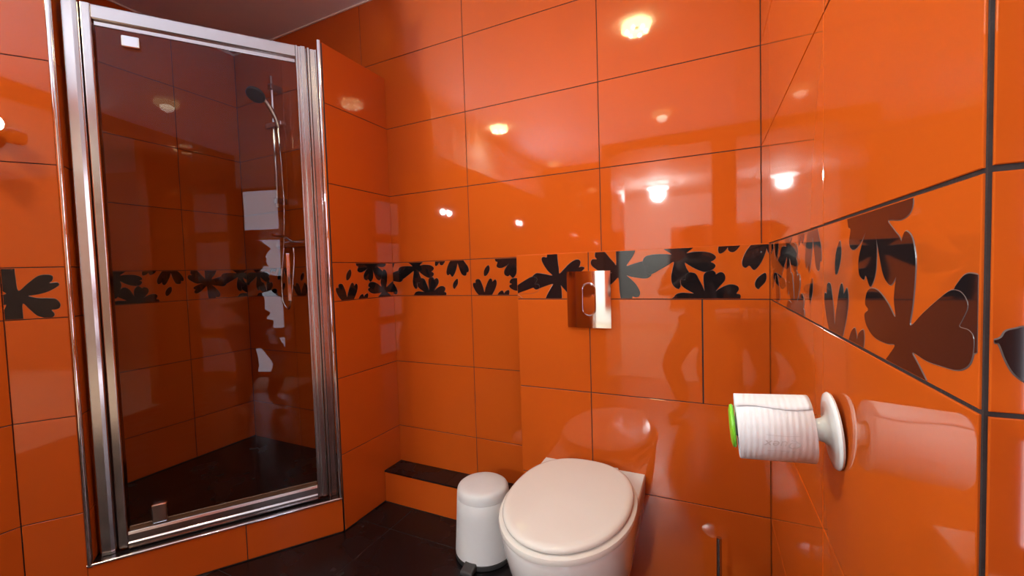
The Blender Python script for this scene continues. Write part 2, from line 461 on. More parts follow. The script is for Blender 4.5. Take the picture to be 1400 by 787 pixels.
# ---- boxed-in cistern below the upper wall
boxing = wall_box('wall_cistern', inset_rect(XL+RECESS, XR-0.0002, YX+RECESS, YB-0.0002), 0, ZT-RECESS, 'boxed-in cistern wall with orange tiles behind the toilet')
FX = Face((0,YX,0),(1,0))
border(boxing, FX, XL, XJ, T1, TILEW-(XJ-XL), gl=0.0004)
border(boxing, FX, XJ, XR, T2, 0.0)
tile(boxing, FX, XL,XJ, ROWS[2],ROWS[3], gl=0.0004)
p_ = tile(boxing, FX, XJ,XP, ROWS[2],ROWS[3], gr=0.0028, name='access_panel'); p_['label']='removable tiled access panel with open dark edge'
tile(boxing, FX, XP,XR, ROWS[2],ROWS[3], gb=0.0004)
for zi in (0,1):
    tile(boxing, FX, XL,XJ, ROWS[zi],ROWS[zi+1], gl=0.0004)
    tile(boxing, FX, XJ,XR, ROWS[zi],ROWS[zi+1])
FXL = Face((XL,0,0),(0,-1))
for z0,z1 in zip(ROWS[:-1],ROWS[1:]): tile(boxing, FXL, -YB+0.0005,-YX, z0,z1, gr=0.0004)
tile(boxing, FXL, -YB+0.0005,-YX, ZB,ZT, gr=0.0004)
for a,b in ((XL,XJ),(XJ,XR)):
    w,h = b-a-GAP, YB-YX-0.002
    o = bpy.data.objects.new('tile', tile_mesh(w,h,M['tile'])); link(o, boxing)
    o.matrix_local = Matrix(((1,0,0,a+GAP/2),(0,1,0,YX+0.001),(0,0,1,ZT),(0,0,0,1)))

# ---- stub wall between shower and toilet
P3 = A + TDIR*0.940 - NDIR*0.075
stub = wall_box('wall_stub', [(XS-RECESS,YB-0.0002),(XS-RECESS,1.2465),(P3.x,P3.y),(-1.502,1.312),(-1.502,YB-0.0002)], 0, STUB_TOP-0.002, 'orange tiled stub wall with chrome edge beside the shower')
FS = Face((XS,0,0),(0,1))
ys = 1.2490
zs = [0.003,0.333,0.663,0.993]
for a,b in zip(zs[:-1],zs[1:]): tile(stub, FS, ys,YB, a,b, gl=0.0002)
for a,b in ((1.158,1.488),(1.488,1.818),(1.818,STUB_TOP)): tile(stub, FS, ys,YB, a,b, gl=0.0002, gt=GAP/2 if b<2 else 0.0)
border(stub, FS, ys, YB, T1, 0.0, gl=0.0002)
FSI = Face((-1.502-RECESS,0,0),(0,-1))
for a,b in ((0.115,0.333),(0.333,0.663),(0.663,0.993),(0.993,1.158),(1.158,1.488),(1.488,1.818),(1.818,STUB_TOP)):
    tile(stub, FSI, -YB+0.0005,-1.32, a,b)

# ---- diagonal wall that carries the shower door
def dpt(al, s, z=0.0):
    q = A + TDIR*al - NDIR*s
    return Vector((q.x,q.y,z))
def dpoly(a0,a1,s0,s1): return [tuple(dpt(a,s)[:2]) for a,s in ((a0,s0),(a1,s0),(a1,s1),(a0,s1))]
FD = Face(A, TDIR)
OPL = 0.150          # left edge of the opening
diagw = wall_box('wall_diagonal', dpoly(0.0002, OPL+0.004, RECESS, 0.10), 0, STUB_TOP-0.002, 'narrow orange tiled wall left of the shower door with flower border')
for a,b in zip(zs[:-1],zs[1:]): tile(diagw, FD, 0.0,OPL-0.006, a,b, gl=0.0010, gr=0.0)
for a,b in ((1.158,1.488),(1.488,1.818),(1.818,STUB_TOP)): tile(diagw, FD, 0.0,OPL-0.006, a,b, gl=0.0010, gr=0.0)
border(diagw, FD, 0.0, OPL-0.006, ['G1'], 0.0, gl=0.0010, gr=0.0)
FDJ = Face(dpt(OPL+0.004,0), -NDIR)      # tiled jamb inside the opening
for a,b in ((0.155,0.333),(0.333,0.663),(0.663,0.993),(0.993,1.158),(1.158,1.488),(1.488,1.818),(1.818,STUB_TOP)):
    tile(diagw, FDJ, 0.004,0.10, a,b, off=0.003)
plinth = wall_box('wall_plinth', dpoly(OPL+0.0042, DLEN-0.006, RECESS, 0.10), 0, 0.1445, 'low orange tiled threshold below the shower door')
tile(plinth, FD, OPL-0.006,0.5965, 0.003,0.1435, gl=0.0012, gt=0.0)
tile(plinth, FD, 0.5965,DLEN, 0.003,0.1435, gr=0.0012, gt=0.0)
for a,b in ((OPL+0.008,0.5975),(0.5985,DLEN-0.012)):
    q = prism('sill_tile', dpoly(a,b,0.004,0.10), 0.1446, 0.1515, M['black_sill'], plinth, bevel=0.0008)

def trim_strip(parent, pts_bottom, pts_top, w_dir, out_dir, w, d, name='edge_trim'):
    """quarter-round metal edging between two points"""
    n=7; v=[]; prof=[(0,-0.004)]+[(w*(1-math.cos(math.pi*i/(n-1)))/2, d*math.sin(math.pi*i/(n-1))**0.6 if 0<i<n-1 else 0.0) for i in range(n)]+[(w,-0.004)]
    for P in (pts_bottom, pts_top):
        for a,b in prof: v.append(P + w_dir*a + out_dir*b)
    m=len(prof)
    f=[(i,(i+1)%m,m+(i+1)%m,m+i) for i in range(m)]+[tuple(range(m))[::-1],tuple(range(m,2*m))]
    return shade_auto(mesh_obj(name, v, f, M['chrome'], parent), 60)
Zv = Vector((0,0,1))
trim_strip(diagw, dpt(OPL-0.006,0,0.1435), dpt(OPL-0.006,0,STUB_TOP+0.004), TDIR, NDIR, 0.015, 0.004)
trim_strip(plinth, dpt(OPL-0.006,0,0.1435), dpt(DLEN-0.001,0,0.1435), Zv, NDIR, 0.0085, 0.004)
trim_strip(stub, dpt(DLEN-0.013,0,0.152), dpt(DLEN-0.013,0,STUB_TOP+0.004), TDIR, NDIR, 0.0135, 0.004)

# ---- left wall of the room and shower walls
left = wall_box('wall_left', inset_rect(XLW-0.10, XLW-RECESS, -2.10, A.y), 0, CEIL, 'orange tiled left wall at the extreme left edge')
FL = Face((XLW,0,0),(0,1))
for k in range(5):
    b = A.y-0.599*k; a = max(b-0.599,-2.10)
    if b-a<0.02: break
    for z0,z1 in list(zip(ROWS[:-1],ROWS[1:]))+[(1.158,1.488),(1.488,1.818),(1.818,STUB_TOP)]: tile(left, FL, a,b, z0,z1)
    border(left, FL, a,b, T1 if k%2 else T2, 0.0)
box('plaster', XLW-0.0017, XLW+0.0005, -2.10, A.y, STUB_TOP+0.001, CEIL-0.0005, M['hall_white'], left)
shl = wall_box('wall_shower', inset_rect(XSH-0.10, XSH-RECESS, 0.36, YB+RECESS-0.0003), 0, CEIL, 'orange tiled inner wall of the shower seen through the glass')
FSL = Face((XSH,0,0),(0,1))
yj = 1.285
for a,b in ((0.40,yj-0.599),(yj-0.599,yj),(yj,YB)):
    for z0,z1 in [(0.113,0.333),(0.333,0.663),(0.663,0.993)]+list(zip(UP[:-1],UP[1:])): tile(shl, FSL, a,b, z0,z1)
border(shl, FSL, yj,YB, T2, 0.0)
border(shl, FSL, yj-0.599,yj, T1, 0.0, flip=True)
border(shl, FSL, 0.40,yj-0.599, T2, 0.3, flip=True)
shn = wall_box('wall_shower_front', inset_rect(XSH+0.001, XLW-0.101, 0.36, 0.44), 0, CEIL, 'orange wall closing the near side of the shower')
FSN = Face((0,0.442,0),(-1,0))
for z0,z1 in [(0.113,0.333),(0.333,0.663),(0.663,0.993),(0.993,1.158)]+list(zip(UP[:-1],UP[1:])): tile(shn, FSN, 2.09,2.585, z0,z1)

# ---- floors
floor = box('floor', XSH-0.1, XE+0.1, -2.2, YB+0.1, -0.08, -0.0015, M['grout']); tag(floor,'glossy black tiled floor in front of the toilet','floor',kind='structure')
def floor_tile(x0,x1,y0,y1,mat,parent,z=0.0,g=0.0012,name='floor_tile'):
    w,h=x1-x0-2*g,y1-y0-2*g
    if w<0.01 or h<0.01: return
    o=bpy.data.objects.new(name,tile_mesh(w,h,mat,name,bev=0.0008)); link(o,parent)
    o.matrix_local=Matrix(((1,0,0,x0+g),(0,1,0,y0+g),(0,0,1,z),(0,0,0,1)))
FT=0.45
ysl=[YX]; 
yy=1.335
ysl=[1.495,1.335]+[1.335-FT*k for k in range(1,7)]
xsl=[XE-FT*k for k in range(0,7)]
for y1,y0 in zip(ysl[:-1],ysl[1:]):
    for x1,x0 in zip(xsl[:-1],xsl[1:]): floor_tile(max(x0,XLW+0.0),x1,max(y0,YE) if x1>-0.94 else y0,y1,M['black_tile'],floor)
tray = prism('shower_floor', [(XSH+0.001,0.441),tuple(dpt(0.0,0.101)[:2]),tuple(dpt(0.93,0.101)[:2]),(-1.5045,1.33),(-1.5045,YB-0.001),(XSH+0.001,YB-0.001)], 0, 0.1105, M['black_tile']); tag(tray,'raised black floor inside the shower','floor',kind='structure')

# ---- low ledge along the back wall
ledge = wall_box('wall_ledge', inset_rect(XS+0.001, XL-0.008, 1.4955+RECESS, YB-0.008), 0, 0.1455, 'low orange ledge with black top along the back wall')
FLG = Face((0,1.4955,0),(1,0))
tile(ledge, FLG, XS,XA, 0.0015,0.1465, gl=0.0025, gt=0.0005, gb=0.0008)
tile(ledge, FLG, XA,XL-0.008, 0.0015,0.1465, gt=0.0005, gb=0.0008, gl=0.0004)
for a,b in ((XS+0.001,XA-0.1),(XA-0.1,XL-0.0075)): 
    prism('ledge_slab',[(a+0.0004,1.4945),(b-0.0004,1.4945),(b-0.0004,YB-0.0075+0.0065),(a+0.0004,YB-0.001)],0.1460,0.1535,M['black_tile'],ledge,bevel=0.0008)

# ---- ceiling
ceil = prism('ceiling', [(XSH-0.1,-2.2),(-0.9402,-2.2),(-0.9402,YE),(XE+0.1,YE),(XE+0.1,YB+0.12),(XSH-0.1,YB+0.12)], CEIL, CEIL+0.1, M['ceiling']); tag(ceil,'dim mauve-white ceiling above the shower','ceiling',kind='structure')
cv = box('trim_1', XSH, XR, YB-0.007, YB-0.0003, CEIL-0.007, CEIL-0.0002, M['cove']); tag(cv,'thin pale filler line between back wall and ceiling','trim',kind='structure')
cv2 = box('trim_2', XSH+0.0003, XSH+0.007, 0.5, YB-0.008, CEIL-0.007, CEIL-0.0002, M['cove']); tag(cv2,'thin pale filler line between shower wall and ceiling','trim',kind='structure')

# ------------------------------------------------------------------ rest of the bathroom and hall behind the camera
def plain_wall(name, x0,x1,y0,y1,z0,z1, mat, label):
    o = box(name,x0,x1,y0,y1,z0,z1,mat); o['kind']='structure'; o['label']=label; o['category']='wall'; return o
plain_wall('wall_side', XE, XE+0.1, YE, -1.36, 0, CEIL, M['tile'], 'orange side wall beside the glazed door, end piece')
plain_wall('wall_side', XE, XE+0.1, -0.80, YJ-0.0002, 0, CEIL, M['tile'], 'orange side wall between glazed door and outer corner')
plain_wall('wall_side', XE, XE+0.1, -1.36, -0.80, 2.10, CEIL, M['hall_white'], 'white wall piece above the glazed door')
plain_wall('wall_rear', XLW, -0.94, -2.20, -2.10, 0, CEIL, M['tile'], 'orange rear wall left of the hall opening')
plain_wall('wall_rear', -1.04, -0.94, -2.0998, YE, 0, CEIL, M['tile'], 'orange return wall beside the hall opening')
plain_wall('wall_rear', 0.06, XE-0.0002, YE-0.10, YE, 0, CEIL, M['tile'], 'orange rear wall right of the hall opening')
plain_wall('wall_rear', -0.94, 0.06, YE-0.10, YE, 2.36, CEIL-0.0004, M['tile'], 'added orange strip over the hall opening, blocking hall light')  # unseen strip added to keep hall light off the bathroom ceiling
plain_wall('wall_hall', -2.2, 1.6, -5.6, -5.5, 0, CEIL+0.05, M['hall_white'], 'white far wall of the hall')
plain_wall('wall_hall', -1.75, -1.65, -5.5, -2.2002, 0, CEIL+0.05, M['hall_white'], 'white left wall of the hall')
plain_wall('wall_hall', 1.3, 1.4, -5.5, YE-0.0, 0, CEIL+0.05, M['hall_wood'], 'brown panelled right wall of the hall')
plain_wall('wall_hall', XE+0.1002, 1.3, YE-0.1, YE, 0, CEIL+0.05, M['hall_wood'], 'brown return beside the glazed door')
o=prism('ceiling', [(-2.2,-5.6),(1.6,-5.6),(1.6,YE-0.0002),(-0.9398,YE-0.0002),(-0.9398,-2.2002),(-2.2,-2.2002)], CEIL, CEIL+0.1, M['hall_white']); tag(o,'white ceiling of the hall behind','ceiling',kind='structure')
o=box('floor', -2.2, 1.6, -5.6, -2.2, -0.08, 0.0, M['hall_floor']); tag(o,'beige floor of the hall behind','floor',kind='structure')
o=box('floor', -0.939, 1.3, -2.2, YE-0.0002, -0.0014, 0.001, M['hall_floor']); tag(o,'beige floor strip at the hall opening','floor',kind='structure')
plain_wall('wall_hall', -0.62, 0.2, -5.5, -5.44, 0.3, 1.85, M['door_wood'], 'dark panel on the far hall wall')

# door with four frosted panes in the side wall
dr = empty('door_1', (XE,-1.08,0), 'white door with four frosted panes in the side wall', 'door', kind='structure')
mesh_obj('door_leaf', boxv(XE+0.02,XE+0.06,-1.359,-0.801,0.005,2.099), BOXF, M['door_wood'], dr, bevel=0.002)
for z0,z1 in ((1.64,2.06),(1.10,1.52),(0.55,0.98),(0.06,0.44)):
    mesh_obj('pane', boxv(XE+0.012,XE+0.0195,-1.29,-0.88,z0,z1), BOXF, M['pane'], dr)
tube('handle', [(XE+0.019,-0.835,1.04),(XE-0.03,-0.835,1.04),(XE-0.035,-0.85,1.04),(XE-0.035,-0.95,1.04)], 0.008, M['chrome'], dr)
bm_ = prism('bath_mat', [(0.45,-1.15),(0.95,-1.15),(0.95,-0.45),(0.45,-0.45)], 0.0, 0.012, M['mat'], bevel=0.004); tag(bm_,'beige bath mat on the floor by the glazed door','mat')

# ------------------------------------------------------------------ lamps
def downlight(x,y,label,lit=True,gain=1.0):
    t = empty('ceiling_downlight',(x,y,CEIL),label,'lamp','crystal ceiling downlights')
    lathe('housing',[(0.036,0.0),(0.036,-0.006),(0.030,-0.008)],M['chrome'],t,seg=32,origin=(x,y,CEIL-0.0002))
    n=6; v=[]; a0=math.radians(12)
    ring=[(0.036,-0.010),(0.080,-0.012),(0.090,-0.020),(0.078,-0.040),(0.034,-0.036)]
    for r,h in ring:
        for k in range(n):
            a=a0+2*math.pi*k/n; v.append((x+r*math.cos(a),y+r*math.sin(a),CEIL+h))
    f=[]; m=len(ring)
    for i in range(m):
        for k in range(n): f.append((i*n+k,i*n+(k+1)%n,((i+1)%m)*n+(k+1)%n,((i+1)%m)*n+k))
    mesh_obj('crystal',v,f,M['crystal' if lit else 'crystal_dim'],t)
    lathe('lamp',[(0.012,-0.009),(0.012,-0.026),(0.007,-0.028)],M['dark_chrome'],t,seg=16,origin=(x,y,CEIL))
    spots = [(0.057*math.cos(a0+math.pi*(2*q+1)/6),0.057*math.sin(a0+math.pi*(2*q+1)/6)) for q in range(6)] if lit else [(0.0,0.0)]
    for dx,dy in spots:
        ld=bpy.data.lights.new('downlight_beam','SPOT'); ld.energy=DOWNLIGHT_W*gain/len(spots); ld.color=DOWNLIGHT_COL; ld.shadow_soft_size=0.005 if lit else 0.045
        ld.spot_size=math.radians(150); ld.spot_blend=0.8
        lo=bpy.data.objects.new('downlight_beam',ld); link(lo,t); lo.location=(dx*0.9,dy*0.9,-0.043)
    return t
downlight(-0.34,0.776,'hexagonal crystal downlight above the toilet')
downlight(-0.34,-0.707,'dim hexagonal crystal downlight above the camera side',False,1.2)
downlight(-1.766,-0.323,'hexagonal crystal downlight near the left wall',True,1.0)
downlight(-1.745,-1.824,'dim hexagonal crystal downlight by the rear wall',False,0.12)

def mirror_light(y,z,label,gain=1.0):
    t=empty('mirror_light',(XLW,y,z),label,'lamp','led spots above the mirror')
    mesh_obj('bar',boxv(XLW+0.0006,XLW+0.03,y-0.082,y+0.038,z-0.010,z+0.010),BOXF,M['chrome'],t,bevel=0.003)
    for d in (-0.065,0.024):
        lathe('spot_head',[(0.008,0.03),(0.024,0.05),(0.028,0.086),(0.0265,0.086),(0.024,0.0751)],M['chrome'],t,seg=24,axis=(1,0,0.05),origin=(XLW,y+d,z))
        lathe('led',[(0.0235,0.0752),(0.018,0.080),(0.004,0.0825)],M['led'],t,seg=16,axis=(1,0,0.05),origin=(XLW,y+d,z))
        ld=bpy.data.lights.new('mirror_beam','SPOT'); ld.spot_size=math.radians(152); ld.spot_blend=0.5
        ld.energy=MIRROR_W*gain*0.5; ld.color=(0.85,0.97,1.0); ld.shadow_soft_size=0.015
        lo=bpy.data.objects.new('mirror_beam',ld); link(lo,t); lo.location=(0.094,d,0.004); lo.rotation_euler=(0,math.radians(-112),math.radians(-10))
mirror_light(0.442,1.582,'pair of white led spots on left wall by the shower')
mirror_light(-1.02,1.63,'pair of white led spots on left wall by the rear',1.9)

t=empty('hall_lamp',(-0.70,-3.95,CEIL),'round white ceiling lamp in the hall','lamp')
lathe('base',[(0.06,-0.001),(0.06,-0.03),(0.02,-0.04),(0.02,-0.07)],M['chrome'],t,seg=24,origin=(-0.70,-3.95,CEIL))
lathe('shade',[(0.02,-0.07),(0.16,-0.085),(0.17,-0.10),(0.10,-0.13),(0.01,-0.14)],M['bulb'],t,seg=32,origin=(-0.70,-3.95,CEIL))
ld=bpy.data.lights.new('hall_glow','POINT'); ld.energy=NEXT_ROOM_W; ld.color=(0.90,1.0,0.98); ld.shadow_soft_size=0.10
lo=bpy.data.objects.new('hall_glow',ld); link(lo,t); lo.location=(0,0,-0.19)

# ------------------------------------------------------------------ shower door
sd = empty('shower_door', dpt(0.55,0.05,0.1515), 'pivoting glass shower door in a bright metal frame', 'shower door')
def dprism(name, pts, z0, z1, mat, bevel=0.0015):
    return prism(name,[tuple(dpt(a,s)[:2]) for a,s in pts],z0,z1,mat,sd,bevel=bevel)
FT_, FBt = 2.045, 0.1525
# left wall profile with a rounded nose, then door stile
dprism('wall_profile',[(0.168,0.034),(0.171,0.030),(0.198,0.028),(0.209,0.030),(0.212,0.036),(0.212,0.072),(0.166,0.072)],FBt,FT_,M['alu'])
dprism('stile',[(0.2145,0.036),(0.218,0.031),(0.240,0.030),(0.2435,0.034),(0.2435,0.066),(0.2145,0.066)],FBt+0.01,FT_-0.001,M['alu'])
dprism('stile',[(0.8545,0.036),(0.8560,0.031),(0.862,0.031),(0.863,0.036),(0.872,0.036),(0.874,0.029),(0.889,0.029),(0.8935,0.033),(0.8935,0.066),(0.8545,0.066)],FBt+0.01,FT_-0.001,M['alu'],bevel=0.001)
dprism('wall_profile',[(0.8955,0.034),(0.899,0.027),(0.905,0.027),(0.908,0.034),(0.926,0.034),(0.929,0.030),(0.9335,0.030),(0.9335,0.072),(0.8955,0.072)],FBt,FT_-0.004,M['alu'],bevel=0.001)
def drail(name, prof, a0, a1, mat, bevel=0.001):
    # prof: (s,z) outline extruded along the wall
    n=len(prof)
    v=[dpt(a0,s,z) for s,z in prof]+[dpt(a1,s,z) for s,z in prof]
    f=[tuple(range(n)),tuple(range(n,2*n))[::-1]]+[(i,(i+1)%n,n+(i+1)%n,n+i) for i in range(n)]
    return mesh_obj(name,v,f,mat,sd,bevel=bevel)
drail('top_rail',[(0.031,1.999),(0.034,1.994),(0.066,1.994),(0.066,2.044),(0.034,2.044),(0.031,2.040)],0.2437,0.8543,M['alu'])
drail('bottom_rail',[(0.030,0.154),(0.026,0.158),(0.026,0.176),(0.031,0.180),(0.031,0.205),(0.036,0.214),(0.066,0.214),(0.066,0.154)],0.2437,0.8543,M['alu'])
mesh_obj('glass',[dpt(a,s,z) for z in (0.218,1.990) for a,s in ((0.246,0.046),(0.852,0.046),(0.852,0.052),(0.246,0.052))],BOXF,M['glass'],sd)
drail('seal',[(0.042,0.2142),(0.042,0.229),(0.0455,0.231),(0.0455,0.2142)],0.246,0.852,pmat('clear_amber_seal',(0.10,0.055,0.03),0.25))
drail('seal',[(0.042,1.978),(0.042,1.9938),(0.0455,1.9938),(0.0455,1.976)],0.246,0.852,M['alu'])
# pull handle and pivot blocks
def dbox(name,a0,a1,s0,s1,z0,z1,mat,bevel=0.0015,parent=None):
    return mesh_obj(name,[dpt(a,s,z) for z in (z0,z1) for a,s in ((a0,s0),(a1,s0),(a1,s1),(a0,s1))],BOXF,mat,parent or sd,bevel=bevel)
h=dbox('handle',0.7815,0.7965,0.010,0.022,1.004,1.199,M['chrome'],0.003)
for z in (1.03,1.173):
    v,f=lathe_data([(0.005,0.0215),(0.005,0.046)],16,-NDIR,dpt(0.789,0.0,z))
    q=shade_auto(mesh_obj('handle_post',v,f,M['chrome'],None)); q.parent=h; q.matrix_parent_inverse=(Matrix.Translation(sd.location)).inverted()
dbox('pivot_block',0.316,0.366,0.030,0.0455,1.918,1.958,M['chrome'],0.004)
dbox('pivot_block',0.311,0.356,0.030,0.0455,0.222,0.292,M['chrome'],0.004)

# ------------------------------------------------------------------ shower fittings
RX,RY = -2.186,1.565
ss = empty('shower_rail',(RX,YB,1.52),'chrome shower rail with sliding holder on the shower back wall','shower rail')
tube('rail',[(RX,RY,1.50),(RX,RY,2.225)],0.0095,M['chrome'],ss)
for z in (1.535,2.165):
    mesh_obj('bracket',boxv(RX-0.014,RX+0.014,RY-0.016,YB-0.0003,z-0.016,z+0.016),BOXF,M['dark_chrome'],ss,bevel=0.005)
mesh_obj('slider',boxv(RX-0.045,RX+0.085,RY-0.024,RY+0.018,1.935,1.965),BOXF,M['chrome'],ss,bevel=0.007)
GX,GY = RX+0.078,RY-0.030
hs = empty('hand_shower',(GX,GY,1.925),'dark hand shower resting in the rail holder','hand shower')
hp=catmull([(GX,GY,1.920),(GX-0.004,GY-0.012,1.970),(GX-0.014,GY-0.040,2.030),(GX-0.022,GY-0.068,2.065),(GX-0.026,GY-0.090,2.078)],6,closed=False)
tube('grip',hp,0.012,M['dark_chrome'],hs,radii=[0.011+0.004*i/len(hp) for i in range(len(hp))])
lathe('spray_head',[(0.012,0.026),(0.035,0.018),(0.046,0.006),(0.046,-0.004),(0.042,-0.008)],M['bin_black'],hs,seg=32,axis=(-0.2,0.5,0.8),origin=(GX-0.028,GY-0.100,2.066))
hz=catmull([(GX,GY,1.918),(GX,GY,1.88),(GX+0.004,GY+0.005,1.70),(GX,GY+0.010,1.50),(GX-0.022,GY+0.012,1.28),(GX-0.045,GY+0.005,1.10),(GX-0.035,GY,0.97),(GX+0.005,GY+0.004,0.93),(GX+0.030,GY+0.012,1.04),(GX+0.032,RY,1.200),(GX+0.032,RY,1.243)],6,closed=False)
ho=tube('shower_hose',hz,0.006,M['chrome'],None,seg=10); tag(ho,'thin chrome shower hose hanging below the hand shower','hose')
MX=GX+0.032
mx = empty('shower_mixer',(MX,YB,1.285),'chrome shower mixer tap behind the glass','tap')
tube('body',[(MX-0.115,RY,1.285),(MX+0.115,RY,1.285)],0.022,M['chrome'],mx,seg=24)
for d in (-0.075,0.075): tube('connector',[(MX+d,RY,1.285),(MX+d,YB-0.0003,1.285)],0.018,M['chrome'],mx,seg=20)
tube('outlet',[(MX,RY,1.244),(MX,RY,1.268)],0.011,M['chrome'],mx)
tube('lever',[(MX,RY-0.01,1.305),(MX,RY-0.05,1.325),(MX,RY-0.12,1.33)],0.008,M['chrome'],mx)

# ------------------------------------------------------------------ flush plate
fp = empty('flush_plate',(XJ,YX,0.99),'chrome flush plate with rounded button above the toilet','flush plate')
W,H0,H1 = 0.154,0.894,1.091
def platey(x): # gently cushioned front
    u=(x-XJ)/(W/2); return YX-0.0125+0.0045*u*u
n=24; v=[]; f=[]
for i in range(n+1):
    x=XJ-W/2+W*i/n
    v += [(x,platey(x),H0),(x,platey(x),H1),(x,YX-0.0002,H1),(x,YX-0.0002,H0)]
for i in range(n):
    a=4*i;b=4*(i+1)
    for k in range(4): f.append((a+k,b+k,b+(k+1)%4,a+(k+1)%4))
f += [(0,1,2,3),(4*n+3,4*n+2,4*n+1,4*n)]
pl=mesh_obj('plate',v,f,M['chrome'],fp); shade_auto(pl,40)
def stadium(cx,cz,hw,hh,n=16,cut=None):
    pts=[]
    for k in range(n+1): a=math.pi*k/n; pts.append((cx+hw*math.cos(a),cz+(hh-hw)+hw*math.sin(a)))
    for k in range(n+1): a=math.pi+math.pi*k/n; pts.append((cx+hw*math.cos(a),cz-(hh-hw)+hw*math.sin(a)))
    return pts
BX,BZ=XJ+0.002,0.993
outer=stadium(BX,BZ,0.0245,0.058); inner=stadium(BX,BZ,0.0210,0.0545)
m=len(outer); yf=YX-0.0155
v=[(x,YX-0.010,z) for x,z in outer]+[(x,yf,z) for x,z in outer]+[(x,yf,z) for x,z in inner]+[(x,YX-0.010,z) for x,z in inner]
f=[(i+r*m,(i+1)%m+r*m,(i+1)%m+((r+1)%4)*m,i+((r+1)%4)*m) for r in range(4) for i in range(m)]
mesh_obj('button_ring',v,f,M['chrome'],fp,bevel=0.0006)
def half(z0,z1,name,tilt):
    pts=[p for p in catmull(stadium(BX,BZ,0.0202,0.0537),2)]
    P=clip_poly(pts,-9,9,z0,z1)
    k=len(P)
    vv=[(x,YX-0.0100,z) for x,z in P]+[(x,YX-0.0142-tilt*(z-(z0+z1)/2),z) for x,z in P]
    ff=[tuple(range(k)),tuple(range(k,2*k))[::-1]]+[(i,(i+1)%k,k+(i+1)%k,k+i) for i in range(k)]
    mesh_obj(name,vv,ff,M['chrome'],fp,bevel=0.0006)
half(BZ+0.0175,BZ+0.06,'button',0.05); half(BZ-0.06,BZ+0.0165,'button',-0.06)

# ------------------------------------------------------------------ toilet
TC=XJ
to = empty('toilet',(TC,YX,0.08),'white wall-hung toilet with closed lid','toilet')
def dring(a, yc, bf, hb, z, n=40, yback=YX-0.0003):
    """outline of the bowl: elliptical front, sides running back to the wall with half width hb"""
    pts=[]
    for k in range(n+1):
        th=math.pi*k/n
        pts.append((TC+a*math.cos(th), yc-bf*math.sin(th), z))
    # left side back to the wall
    m=8
    lft=[]
    for k in range(1,m+1):
        t=k/m; s=t*t*(3-2*t)
        lft.append((TC-(a+(hb-a)*s), yc+(yback-yc)*t, z))
    rgt=[(2*TC-x,y,zz) for x,y,zz in lft][::-1]
    return pts+lft+rgt
def loft(name, rings, mat, parent, cap=True, deg=40):
    n=len(rings[0]); v=[p for r in rings for p in r]; f=[]
    for i in range(len(rings)-1):
        for k in range(n): f.append((i*n+k,i*n+(k+1)%n,(i+1)*n+(k+1)%n,(i+1)*n+k))
    if cap: f += [tuple(range(n))[::-1], tuple((len(rings)-1)*n+k for k in range(n))]
    return shade_auto(mesh_obj(name,v,f,mat,parent),deg)
spec=[(0.070,1.27,0.060,0.085,0.060),(0.090,1.25,0.085,0.100,0.072),(0.125,1.22,0.135,0.125,0.110),(0.148,1.19,0.175,0.145,0.160),(0.166,1.16,0.215,0.160,0.220),(0.176,1.145,0.240,0.172,0.290),(0.1815,1.135,0.2505,0.1785,0.350),(0.1825,1.132,0.2525,0.1795,0.385),(0.1815,1.132,0.2515,0.1795,0.396),(0.178,1.132,0.248,0.177,0.4005)]
loft('bowl',[dring(a,yc,bf,hb,z) for a,yc,bf,hb,z in spec],M['ceramic'],to)
def egg(a,bf,bb,yc,z,n=72,pw=2.4):
    pts=[]
    for k in range(n):
        th=2*math.pi*k/n; c,s=math.cos(th),math.sin(th)
        if s>0: # back half is squarer
            x=math.copysign(abs(c)**(2/pw),c); y=abs(s)**(2/pw)*bb
        else: x=c; y=s*bf
        pts.append((TC+a*x,yc+y,z))
    return pts
YC=1.132
loft('seat',[egg(0.182,0.252,0.235,YC,0.4012),egg(0.1895,0.260,0.238,YC,0.4055),egg(0.1912,0.262,0.238,YC,0.413),egg(0.1890,0.2595,0.237,YC,0.4205),egg(0.182,0.252,0.235,YC,0.4240)],M['seat'],to)
lid=[egg(0.172,0.243,0.232,YC,0.4252),egg(0.1780,0.249,0.2375,YC,0.4285),egg(0.1790,0.250,0.238,YC,0.433),egg(0.1775,0.2485,0.237,YC,0.4370),egg(0.1735,0.2445,0.234,YC,0.4403),egg(0.1680,0.2390,0.229,YC,0.4424),egg(0.1620,0.233,0.224,YC,0.4434),egg(0.1570,0.228,0.219,YC,0.4437),egg(0.11,0.16,0.16,YC,0.4440),egg(0.04,0.06,0.06,YC,0.4441)]
loft('lid',lid,M['seat'],to,deg=60)
for d in (-0.075,0.075):
    q=mesh_obj('hinge',boxv(TC+d-0.02,TC+d+0.02,1.368,1.395,0.4008,0.418),BOXF,M['seat'],to,bevel=0.005)

# ------------------------------------------------------------------ pedal bin
bx,by=-0.797,1.366
bn=empty('pedal_bin',(bx,by,0),'small white pedal bin left of the toilet','bin')
lathe('base',[(0.100,0.0),(0.113,0.003),(0.1150,0.010),(0.1145,0.020),(0.110,0.022)],M['bin_black'],bn,origin=(bx,by,0.0))
lathe('body',[(0.105,0.0222),(0.1135,0.023),(0.1138,0.030),(0.111,0.07),(0.1045,0.18),(0.1018,0.2352),(0.1012,0.2360)],M['bin'],bn,seg=64,origin=(bx,by,0.0))
lathe('lid',[(0.1008,0.2364),(0.1016,0.2368),(0.1008,0.252),(0.0988,0.264),(0.0950,0.2715),(0.0880,0.2765),(0.076,0.2795),(0.045,0.2818),(0.01,0.2825)],M['bin'],bn,seg=64,origin=(bx,by,0.0),deg=60)
pd=Vector((0.02,-1,0)).normalized(); pr=Vector((-pd.y,pd.x,0)); c0=Vector((bx,by,0))+pd*0.100
